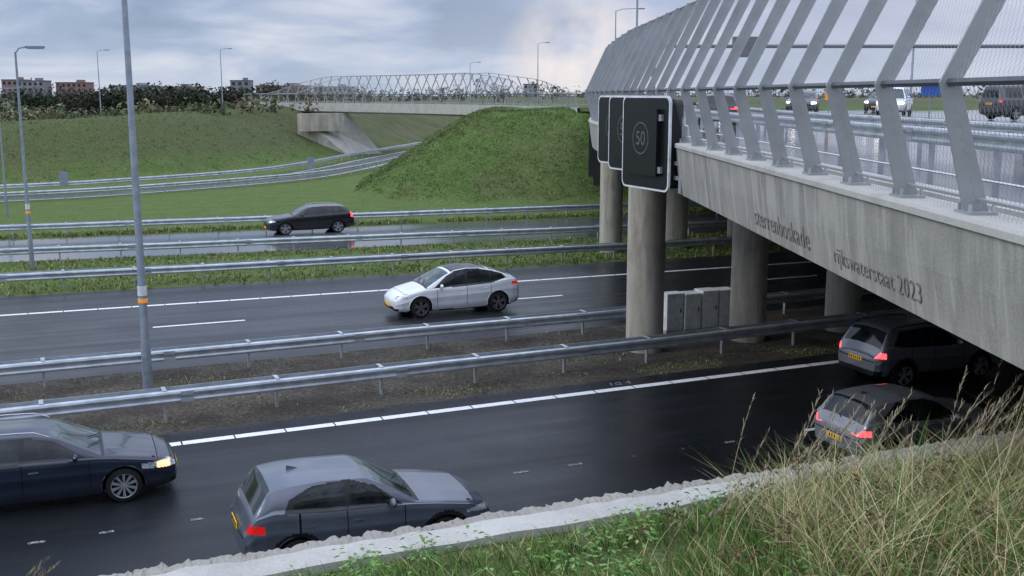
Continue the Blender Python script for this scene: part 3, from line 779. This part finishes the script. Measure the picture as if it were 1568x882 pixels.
mondeo=dict(L=4.8,W=1.88,r=.335,fw=.96,rw=3.80,paint=P_navy,clad=.22,rimm=M['rim'],spokes=10,tum=.42,
 top=[(0,.62),(.06,.72),(.3,.83),(.9,.94),(1.3,1.0),(2.05,1.38),(2.5,1.475),(3.2,1.50),(3.9,1.48),(4.25,1.42),(4.6,1.07),(4.72,.97),(4.8,.77)],
 belt=[(0,.56),(.4,.76),(1.0,.87),(1.4,.92),(3.0,.97),(4.3,1.02),(4.65,.97),(4.8,.72)],bot=[(0,.22),(.4,.19),(2,.18),(4.4,.22),(4.8,.34)],
 win=[[(1.62,.965),(2.15,1.29),(2.62,1.39),(2.66,.985)],[(2.73,.985),(2.70,1.40),(3.40,1.41),(3.45,1.005)],[(3.52,1.01),(3.48,1.41),(4.05,1.37),(4.30,1.08)]],
 winframe=[(1.58,.95),(2.13,1.30),(2.6,1.405),(3.5,1.43),(4.10,1.385),(4.35,1.06),(3.4,.985)],framem='black',handlem=M['chrome'],
 wsx=(1.32,2.20),rwx=(4.27,4.58),seams=[1.55,2.69,3.55],handles=[2.5,3.36],mirx=1.78,mirz=1.02,pz=.8,hz=.80,rails=(2.2,4.2),
 cls=cls_factory(.62,(.56,.70),(.78,1.1),None,(.5,.42,.62),4.8,.60,.6,.25,lit=True))
mazda=dict(L=4.15,W=1.82,r=.335,fw=.88,rw=3.35,paint=P_grey,clad=.36,rimm=M['rimd'],spokes=5,tum=.42,
 top=[(0,.64),(.05,.78),(.3,.90),(.9,1.0),(1.35,1.06),(1.92,1.40),(2.2,1.52),(2.9,1.56),(3.45,1.545),(3.74,1.50),(3.98,1.16),(4.08,1.02),(4.15,.80)],
 belt=[(0,.60),(.4,.82),(1.0,.93),(1.5,.99),(2.8,1.05),(3.7,1.14),(3.98,1.07),(4.15,.75)],bot=[(0,.28),(.4,.22),(2,.21),(3.8,.24),(4.15,.38)],
 win=[[(1.68,1.03),(2.07,1.31),(2.43,1.43),(2.50,1.05)],[(2.57,1.055),(2.53,1.45),(3.05,1.42),(3.35,1.29),(3.42,1.12)]],
 winframe=[(1.60,1.005),(2.03,1.33),(2.45,1.475),(3.05,1.46),(3.45,1.31),(3.54,1.12),(2.5,1.025)],framem='black',
 wsx=(1.37,2.02),rwx=(3.72,3.99),seams=[1.58,2.54,3.30],handles=[2.37,3.15],mirx=1.80,mirz=1.09,pz=.8,ant=3.25,
 cls=cls_factory(.50,(.64,.74),(.84,.97),None,(.5,.45,.68),4.15,.6,.50,.30))
suv=dict(L=4.35,W=1.84,r=.35,fw=.88,rw=3.50,paint=P_silver,clad=.36,rimm=M['rim'],spokes=5,tum=.40,
 top=[(0,.70),(.05,.84),(.3,.96),(1.0,1.05),(1.3,1.1),(1.95,1.5),(2.3,1.60),(3.0,1.62),(3.75,1.58),(3.95,1.53),(4.15,1.20),(4.25,1.02),(4.35,.85)],
 belt=[(0,.64),(.4,.88),(1.2,1.0),(2.5,1.05),(3.8,1.12),(4.15,1.1),(4.35,.78)],bot=[(0,.30),(.4,.24),(2,.23),(4.0,.26),(4.35,.36)],
 win=[[(1.6,1.05),(2.08,1.4),(2.5,1.5),(2.5,1.08)],[(2.58,1.08),(2.58,1.5),(3.2,1.5),(3.35,1.12)],[(3.4,1.13),(3.3,1.49),(3.6,1.45),(3.8,1.18)]],
 winframe=[(1.54,1.03),(2.05,1.42),(2.5,1.53),(3.6,1.50),(3.88,1.15),(3.2,1.06)],framem='black',
 wsx=(1.32,2.05),rwx=(3.93,4.19),seams=[1.50,2.54,3.3],handles=[2.4,3.2],mirx=1.75,mirz=1.12,pz=.74,rails=(2.1,3.85),railm=M['black'],
 cls=cls_factory(.40,(.68,.80),(.84,.98),None,(.5,.5,.75),4.35,.55,.58,.24,bump=.55),tailm=M['brake'],wiper=(4.2,1.15,4.05,1.32))
clio=dict(L=4.0,W=1.75,r=.32,fw=.84,rw=3.36,paint=P_silver,clad=.24,rimm=M['rim'],spokes=5,tum=.44,
 top=[(0,.60),(.05,.72),(.3,.85),(.9,.96),(1.2,1.0),(1.85,1.34),(2.2,1.43),(2.8,1.45),(3.4,1.41),(3.62,1.36),(3.85,1.05),(3.93,.9),(4.0,.78)],
 belt=[(0,.55),(.4,.78),(1.0,.88),(2.5,.94),(3.5,1.02),(3.85,.99),(4.0,.72)],bot=[(0,.24),(.4,.2),(2,.19),(3.7,.22),(4.0,.32)],
 win=[[(1.5,.94),(1.98,1.24),(2.35,1.33),(2.4,.97)],[(2.47,.97),(2.43,1.34),(3.0,1.32),(3.35,1.12),(3.3,1.03)]],
 winframe=[(1.44,.92),(1.95,1.26),(2.35,1.365),(3.05,1.35),(3.45,1.12),(3.38,1.0)],framem='black',
 wsx=(1.22,1.95),rwx=(3.60,3.87),seams=[1.42,2.44,3.2],handles=[2.28,3.15],mirx=1.65,mirz=.98,pz=.58,
 cls=cls_factory(.40,(.60,.72),(.76,.87),None,(.5,.4,.6),4.0,.55,.56,.22,bump=.42),tailm=M['brake'],wiper=(3.9,.98,3.75,1.15),ant=3.3)
NEG=(-D[0],-D[1])
car('white_crossover_car',tesla,ST(12.62,35.75),NEG)
car('black_estate_car',volvo,ST(12.75,60.0),NEG,0,(1.02,1,.93))
car('navy_estate_car',mondeo,ST(-.72,21.6),D)
car('grey_crossover_car',mazda,ST(4.35,17.0),D)
car('silver_suv_car',suv,ST(21.4,22.2),D)
car('silver_hatchback_car',clio,ST(16.6,17.35),D)
van=dict(volvo); van.update(dict(L=5.0,W=1.95,r=.34,fw=.9,rw=3.95,paint=P_dgrey,clad=.30,tailm=M['tail'],
 top=[(0,.70),(.05,.9),(.3,1.02),(.9,1.14),(1.7,1.80),(2.0,1.92),(3.2,1.96),(4.7,1.93),(4.88,1.85),(4.97,1.2),(5.0,1.0)],
 belt=[(0,.66),(.4,.95),(1.0,1.10),(3,1.14),(4.8,1.14),(5,.95)],bot=[(0,.3),(.4,.24),(4.5,.24),(5,.36)],
 win=[[(1.25,1.17),(1.75,1.68),(2.2,1.76),(2.2,1.17)],[(2.3,1.17),(2.3,1.76),(3.4,1.78),(3.4,1.17)],[(3.5,1.17),(3.5,1.78),(4.6,1.76),(4.65,1.17)]],
 winframe=[(1.2,1.15),(1.7,1.72),(4.7,1.80),(4.75,1.15)],framem='paint',rails=None,
 wsx=(.95,1.7),rwx=(4.9,4.96),seams=[1.2,2.25,3.45],handles=[2.1,2.4],mirx=1.35,mirz=1.25,pz=.9,
 cls=cls_factory(.35,(.75,.92),(.95,1.4),None,(.5,.5,.7),5.0,.55,.75,.12)))
wv=dict(van); wv.update(paint=P_white,headm=M['headon'])
dc=dict(volvo); dc.update(headm=M['headon'],paint=P_dgrey,tailm=M['tail'])
car('dark_van',van,(29.0,62),(.93,.36),6.21)
car('white_van',wv,(26.6,76),(-.45,-.89),6.21)
car('dark_car',dc,(22.0,82),(-.3,-.95),6.21)
car('dark_car',dc,(31.0,92),(-.5,-.87),6.21)
rc=dict(clio); rc.update(paint=P_black)
car('dark_hatchback_car',rc,(9.3,50),(.1,1),6.21)
tc2=dict(suv); tc2.update(paint=P_silver,headm=M['headon'],tailm=M['tail'])
car('silver_car',tc2,(18.5,92),(-.3,-.95),6.21)
car('silver_car',tc2,(25.5,97),(-.4,-.92),6.21)

# ------------------------------------------------------------------ vegetation
def blade(mb,x,y,z,h,lean,w,col,ang=None,curve=1.6,n=4):
    an=U(0,6.283) if ang is None else ang; lx,ly=math.cos(an)*lean,math.sin(an)*lean
    ta=U(0,6.283); tx,ty=math.cos(ta)*w/2,math.sin(ta)*w/2; i0=len(mb.v); mi=0
    for k in range(n):
        q=k/n; o=q**curve; ww=(1-q*.75); c=(.6+.4*q)
        cx,cy,cz=x+lx*o*h,y+ly*o*h,z+h*(q-.25*lean*q*q)
        mb.v.append((cx-tx*ww,cy-ty*ww,cz)); mb.v.append((cx+tx*ww,cy+ty*ww,cz))
        mb.c.append(tuple(a*c for a in col)); mb.c.append(tuple(a*c for a in col))
    mb.v.append((x+lx*h,y+ly*h,z+h*(1-.25*lean))); mb.c.append(col)
    for k in range(n-1):
        a=i0+2*k; mb.f.append((a,a+1,a+3,a+2)); mb.m.append(mi)
    a=i0+2*(n-1); mb.f.append((a,a+1,a+2)); mb.m.append(mi)
greens=[(.13,.26,.045),(.09,.20,.03),(.20,.31,.07),(.06,.14,.025)]
straws=[(.60,.51,.26),(.48,.41,.20),(.70,.61,.35),(.32,.25,.12)]
def jit(c,a=.2): k=U(1-a,1+a); return tuple(x*k for x in c)
mb=MB(); mb.mi(M['leaf'])
def gz(x,y): s,t=toST(x,y); return height(s,min(t,WT))
for i in range(40000):
    s=U(-3.5,13); t=(WT-.04)-4.6*R()**1.2
    x,y=ST(s,t)
    if y<3 or abs(x)>.60*y+1: continue
    n=mnoise.noise(Vector((x*.8,y*.8,2))); right=max(0,min(1,(x-.6)/2.0))
    cl=mnoise.noise(Vector((x*2.3,y*2.3,7)))
    if cl<-.18 and R()<.8: continue
    h=U(.10,.28)+right*U(.03,.28)*(.6+.6*max(0,n+.4))
    pst=.12+.42*right+.45*n
    c=jit(random.choice(straws if R()<pst else greens),.35)
    if t>WT-.5: h*=.4+.25*right
    blade(mb,x,y,gz(x,y)-.02,h,U(.15,.95),U(.006,.014),c,ang=None if R()<.5 else U(2.3,3.6))
for i in range(300):
    x=U(1.9,5.6); y=U(4.5,9.8); s,t=toST(x,y)
    if t>WT-.15: continue
    near=max(0,min(1,(WT-t-.2)/1.3)); hs=.45+.6*near
    gcl=mnoise.noise(Vector((x*1.2,y*1.2,21)))
    for k in range(26):
        c=jit(random.choice(straws if R()<.62+.5*gcl else greens),.25)
        blade(mb,x+U(-.10,.10),y+U(-.10,.10),gz(x,y),U(.35,.85)*hs,U(.3,1.2),U(.005,.010),c,ang=U(0,6.28),curve=1.9,n=5)
for (cx,cy,nn,hh) in ((1.7,7.3,16,1.15),(2.05,7.55,18,1.1),(2.5,7.7,8,1.1),(3.2,7.8,12,1.2),(3.7,7.4,12,1.35),(4.1,8.3,20,1.5),(-3.5,6.5,5,.7),(2.9,6.4,9,1.3),(4.0,8.8,16,1.4),(4.6,9.2,14,1.3),(1.2,7.0,5,.8)):
    for k in range(nn):
        x=cx+U(-.25,.25); y=cy+U(-.25,.25); z0=gz(x,y); h=hh*U(.6,1.15); an=U(-.5,.9); le=U(.25,.7); c=jit((.48,.40,.24),.25)
        if toST(x,y)[1]>WT-.03: continue
        blade(mb,x,y,z0,h,le,.008,c,ang=an,curve=2,n=6)
        for q in range(18):
            f=.72+.28*q/18; o=f**2
            px,py,pz=x+math.cos(an)*le*o*h,y+math.sin(an)*le*o*h,z0+h*(f-.25*le*f*f)
            blade(mb,px,py,pz,U(.03,.08),U(.3,.9),.008,jit((.44,.36,.25),.3),ang=an+U(-1,1),n=2)
mb.obj('grass')
mb=MB(); mb.mi(M['leaf'])
for i in range(330):
    s=U(-2.5,11); t=(WT-.12)-3.5*R()**1.3; x,y=ST(s,t)
    if mnoise.noise(Vector((x*1.1,y*1.1,11)))<-.08 or y<4: continue
    z0=gz(x,y); hh=U(.08,.26)
    for k in range(26):
        an=U(0,6.28); rr=U(.02,.16); px,py,pz=x+rr*math.cos(an),y+rr*math.sin(an),z0+hh*U(.3,1)
        w=U(.014,.040); tl_=U(-.5,.5); ux,uy=math.cos(an),math.sin(an); i0=len(mb.v); c=jit(random.choice([(.09,.21,.04),(.14,.28,.06),(.20,.31,.09),(.065,.15,.03)]),.3)
        mb.v+=[(px,py,pz),(px+ux*w-uy*w*.5,py+uy*w+ux*w*.5,pz+w*tl_),(px+ux*w*2,py+uy*w*2,pz+w*tl_*1.2-.01),(px+ux*w+uy*w*.5,py+uy*w-ux*w*.5,pz+w*tl_)]
        mb.c+=[c]*4; mb.f.append((i0,i0+1,i0+2,i0+3)); mb.m.append(0)
for i in range(46):
    x=U(.8,4.2); y=U(5.2,7.6)
    if toST(x,y)[1]>WT-.15: continue
    z0=gz(x,y); h=U(.35,.75); c=jit((.20,.13,.07),.3); an=U(0,6.28)
    blade(mb,x,y,z0,h,.15,.007,c,ang=an,n=4)
    for q in range(14):
        a2=U(0,6.28); blade(mb,x+.12*h*math.cos(an),y+.12*h*math.sin(an),z0+h*U(.75,.95),U(.05,.10),.9,.005,c,ang=a2,n=2)
        px,py,pz=x+.12*h*math.cos(an)+.06*math.cos(a2),y+.12*h*math.sin(an)+.06*math.sin(a2),z0+h*U(.93,1.05)
        for z_ in range(3): blade(mb,px+U(-.012,.012),py+U(-.012,.012),pz,.018,.5,.014,c,n=2)
mb.obj('weed_plants')
mb=MB(); mb.mi(M['leaf'])
def verge(f0,f1,s0,s1,num,hmin,hmax,thr,w):
    for i in range(num):
        s=U(s0,s1); t=lerp(f0(s),f1(s),R()); x,y=ST(s,t)
        if mnoise.noise(Vector((x*.5,y*.9,4)))+.35*mnoise.noise(Vector((x*3,y*3,4)))<thr: continue
        for k in range(4):
            blade(mb,x+U(-.08,.08),y+U(-.08,.08),.0,U(hmin,hmax),U(.2,.9),w,jit(random.choice(greens if R()<.6 else straws),.3),n=2)
verge(off(e1,1.1),off(r2,.6),-14,34,7000,.04,.12,.20,.016)
verge(off(e1,.95),off(e1,1.9),-14,34,2600,.03,.10,.02,.016)
verge(off(r3,-.8),off(r4,.7),-24,50,11000,.08,.22,-.30,.035)
verge(off(r5,-.2),off(r5,1.5),-24,60,5000,.1,.25,-.35,.05)
mb.obj('verge_grass')
mb=MB(); mb.mi(M['leaf'])
dullg=[(.14,.23,.055),(.11,.18,.045),(.19,.27,.08),(.09,.14,.04),(.21,.20,.10)]
def slope_tufts(num,xr,yr_,hmx,w):
    for i in range(num):
        x=U(*xr); y=U(*yr_); s,t=toST(x,y)
        if t<66: continue
        z0=height(s,t)
        if z0<.15: continue
        if mnoise.noise(Vector((x*.5,y*.5,14)))+.5*R()<-.1: continue
        c=random.choice(dullg)
        for k in range(4): blade(mb,x+U(-.25,.25),y+U(-.25,.25),z0-.04,U(.06,hmx),U(.3,1.1),w,jit(c,.3),n=2)
slope_tufts(9000,(-13,9),(76,92),.20,.06)
slope_tufts(3000,(-14,0),(84,112),.20,.07)
slope_tufts(5500,(-62,-18),(84,142),.26,.08)
mb.obj('slope_grass')

def tree(mb,x,y,z,h,w,col,n=150,trunk=True):
    lobes=[(U(-.35,.35)*w,U(-.3,.3)*w,U(.25,.8)*h,U(.22,.42)*w) for _ in range(7)]
    for i in range(n):
        lx,ly,lz,lr=random.choice(lobes); a=U(0,6.28); b=math.acos(U(-1,1)); rr=lr*U(.5,1.1)
        px,py,pz=x+lx+rr*math.sin(b)*math.cos(a),y+ly+rr*math.sin(b)*math.sin(a),z+lz+rr*math.cos(b)*1.0
        if pz<z: pz=z+U(0,.3)*h
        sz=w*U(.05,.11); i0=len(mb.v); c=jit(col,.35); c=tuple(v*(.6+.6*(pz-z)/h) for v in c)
        for k in range(4):
            mb.v.append((px+sz*U(-1,1),py+sz*U(-1,1),pz+sz*U(-1,1))); mb.c.append(c)
        mb.f.append((i0,i0+1,i0+2,i0+3)); mb.m.append(0)
    if trunk: mb.tube([(x,y,z-.3),(x+U(-.1,.1)*w,y,z+h*.6)],[w*.035,w*.015],M['leaf'],5,False)
    while len(mb.c)<len(mb.v): mb.c.append((.05,.04,.03))
mb=MB(); mb.mi(M['leaf'])
for i in range(150):
    x=U(-92,-40); k=max(0,min(1,(x+92)/30)); tree(mb,x,205+U(-14,20),4.4,U(2.9,4.9)*(.65+.45*k),U(3,5.5),random.choice([(.022,.036,.016),(.028,.04,.018),(.04,.036,.02),(.018,.03,.014)]),130)
for x,h in ((-5,5.0),(-3.0,4.2),(-1.5,4.6),(4.5,4.4),(-9,3.4),(-12,3),(7,3.5),(-40,4.2),(-37,3.4),(-33,4.2),(-26,3.6)): tree(mb,x*1.05,195+U(-5,5),6,h,2.6,(.05,.045,.025),150)
mb.obj('distant_trees')
mb=MB(); mb.mi(M['leaf'])
for i in range(150):
    x=U(-85,-24); y=U(128,185); tree(mb,x,y,4.0+max(0,min(1,(x+60)/30))*1.6,U(.5,1.2),U(2,5),random.choice([(.09,.10,.045),(.065,.085,.035),(.12,.105,.06)]),50,False)
mb.obj('scrub_bushes')
mb=MB(); mb.mi(M['leaf'])
for i in range(230):
    a=math.radians(-32+66*i/230+U(-.2,.2)); dd=U(420,640); tree(mb,dd*math.sin(a),dd*math.cos(a),4,U(3,7),U(7,13),random.choice([(.06,.07,.06),(.075,.078,.068),(.065,.065,.06)]),45)
mb.obj('horizon_treeline')
def building(x,y,w,d,h,col,roof,nm,fl):
    mt=simple(nm+'_wall',col,.8); rf=simple(nm+'_roof',roof,.7)
    mb=MB(); mb.box((x,y,5+h/2),(w,d,h),mt)
    mb.box((x,y,5+h+.3),(w*1.03,d*1.03,.6),rf)
    nx=max(3,int(w/3.2))
    for f in range(fl):
        for k in range(nx): mb.box((x-w/2+(k+.5)*w/nx,y-d/2-.04,5+(f+.55)*h/fl),(w/nx*.5,.06,h/fl*.5),M['glass'])
    mb.box((x+w*.2,y,5+h+1.3),(w*.2,d*.4,1.6),mt); mb.obj(nm)
building(-305,700,17,12,11,(.22,.22,.24),(.12,.12,.13),'apartment_building',3)
building(-283,710,20,12,10,(.24,.15,.13),(.14,.13,.14),'brick_apartment_building',3)
building(-330,730,14,12,12,(.24,.17,.15),(.12,.12,.12),'brick_apartment_building',3)
building(-262,760,30,12,8.5,(.28,.29,.31),(.14,.14,.15),'office_building',2)
building(-170,690,12,10,11,(.2,.2,.22),(.1,.1,.1),'apartment_building',3)
building(-150,720,34,12,8,(.27,.2,.18),(.2,.13,.11),'brick_apartment_building',2)
building(-225,735,34,12,7.5,(.30,.29,.28),(.2,.13,.11),'warehouse_building',2)
building(-120,740,26,12,7.5,(.28,.28,.3),(.15,.11,.1),'office_building',2)
building(12,720,9,9,9,(.3,.3,.32),(.1,.1,.1),'apartment_building',3)

# ------------------------------------------------------------------ world / light
SE,SR=38,-110
w=bpy.data.worlds.new('World'); scene.world=w; w.use_nodes=True; nt=w.node_tree; nt.nodes.clear()
def n(ty,**k):
    x=nt.nodes.new(ty)
    for a,b in k.items(): setattr(x,a,b)
    return x
lk=nt.links.new
out=n('ShaderNodeOutputWorld'); bg=n('ShaderNodeBackground'); lk(bg.outputs[0],out.inputs[0])
sky=n('ShaderNodeTexSky'); sky.sky_type='NISHITA'; sky.sun_disc=False; sky.sun_elevation=math.radians(SE); sky.sun_rotation=math.radians(SR)
skm=n('ShaderNodeVectorMath',operation='SCALE'); lk(sky.outputs[0],skm.inputs[0]); skm.inputs['Scale'].default_value=.07
tc=n('ShaderNodeTexCoord'); sp=n('ShaderNodeSeparateXYZ'); lk(tc.outputs['Generated'],sp.inputs[0])
ad=n('ShaderNodeMath',operation='ADD'); lk(sp.outputs[2],ad.inputs[0]); ad.inputs[1].default_value=.20
mxx=n('ShaderNodeMath',operation='MAXIMUM'); lk(ad.outputs[0],mxx.inputs[0]); mxx.inputs[1].default_value=.06
cmb=n('ShaderNodeCombineXYZ')
for i in (0,1):
    dv=n('ShaderNodeMath',operation='DIVIDE'); lk(sp.outputs[i],dv.inputs[0]); lk(mxx.outputs[0],dv.inputs[1]); lk(dv.outputs[0],cmb.inputs[i])
n1=n('ShaderNodeTexNoise'); n1.inputs['Scale'].default_value=1.45; n1.inputs['Detail'].default_value=6; n1.inputs['Roughness'].default_value=.5; n1.inputs['Distortion'].default_value=.4
lk(cmb.outputs[0],n1.inputs['Vector'])
def ramp(fac,st):
    r=n('ShaderNodeValToRGB'); e=r.color_ramp.elements
    while len(e)<len(st): e.new(.5)
    for i,(p,c) in enumerate(st): e[i].position=p; e[i].color=(*c,1)
    lk(fac,r.inputs[0]); return r.outputs[0]
cl=ramp(n1.outputs[0],[(.36,(.27,.36,.52)),(.46,(.37,.47,.66)),(.53,(.50,.58,.76)),(.64,(.76,.79,.88))])
def mix(f,a,b,mode='MIX'):
    x=n('ShaderNodeMix',data_type='RGBA',blend_type=mode)
    if isinstance(f,(int,float)): x.inputs[0].default_value=f
    else: lk(f,x.inputs[0])
    for i,c in ((6,a),(7,b)):
        if isinstance(c,tuple): x.inputs[i].default_value=(*c,1)
        else: lk(c,x.inputs[i])
    return x.outputs[2]
c=mix(.10,cl,skm.outputs[0])
az=n('ShaderNodeMapRange'); az.inputs[1].default_value=-.25; az.inputs[2].default_value=.3; az.inputs[4].default_value=.55; lk(sp.outputs[0],az.inputs[0])
c=mix(az.outputs[0],c,(.64,.66,.82))
hz=n('ShaderNodeMapRange'); hz.inputs[1].default_value=.075; hz.inputs[2].default_value=.0; hz.inputs[4].default_value=.45; lk(sp.outputs[2],hz.inputs[0])
c=mix(hz.outputs[0],c,(.60,.68,.80))
dt=n('ShaderNodeVectorMath',operation='DOT_PRODUCT'); lk(tc.outputs['Generated'],dt.inputs[0]); dt.inputs[1].default_value=Vector((.065,.995,.02)).normalized()
g1=n('ShaderNodeMapRange'); g1.inputs[1].default_value=.9965; g1.inputs[2].default_value=1.0; lk(dt.outputs['Value'],g1.inputs[0])
n2=n('ShaderNodeTexNoise'); n2.inputs['Scale'].default_value=16; n2.inputs['Detail'].default_value=4; lk(tc.outputs['Generated'],n2.inputs['Vector'])
n2r=n('ShaderNodeMapRange'); n2r.inputs[1].default_value=.36; n2r.inputs[2].default_value=.6; lk(n2.outputs[0],n2r.inputs[0])
g2=n('ShaderNodeMath',operation='MULTIPLY'); lk(g1.outputs[0],g2.inputs[0]); lk(n2r.outputs[0],g2.inputs[1])
c=mix(g2.outputs[0],c,(.92,.85,.83))
zr=n('ShaderNodeMapRange'); zr.inputs[1].default_value=.18; zr.inputs[2].default_value=.8; zr.inputs[3].default_value=1; zr.inputs[4].default_value=2.6; lk(sp.outputs[2],zr.inputs[0])
sc=n('ShaderNodeVectorMath',operation='SCALE'); lk(c,sc.inputs[0]); lk(zr.outputs[0],sc.inputs['Scale'])
lk(sc.outputs[0],bg.inputs[0]); bg.inputs[1].default_value=1.0
sd=bpy.data.lights.new('sun','SUN'); sd.energy=1.0; sd.angle=math.radians(20); sd.color=(1,.96,.91)
so=bpy.data.objects.new('sun',sd); scene.collection.objects.link(so)
a=math.radians(SR); dirv=Vector((math.sin(a)*math.cos(math.radians(SE)),math.cos(a)*math.cos(math.radians(SE)),math.sin(math.radians(SE))))
so.rotation_euler=dirv.to_track_quat('Z','Y').to_euler()
scene.view_settings.view_transform='Standard'; scene.view_settings.look='None'; scene.view_settings.exposure=0
cd=bpy.data.cameras.new('camera'); cd.sensor_width=36; cd.lens=36*1650/1568; cd.clip_end=6000; cd.clip_start=.1
co=bpy.data.objects.new('camera',cd); scene.collection.objects.link(co); co.location=(0,0,7.6); co.rotation_euler=(math.radians(90-10.17),0,0)
scene.camera=co
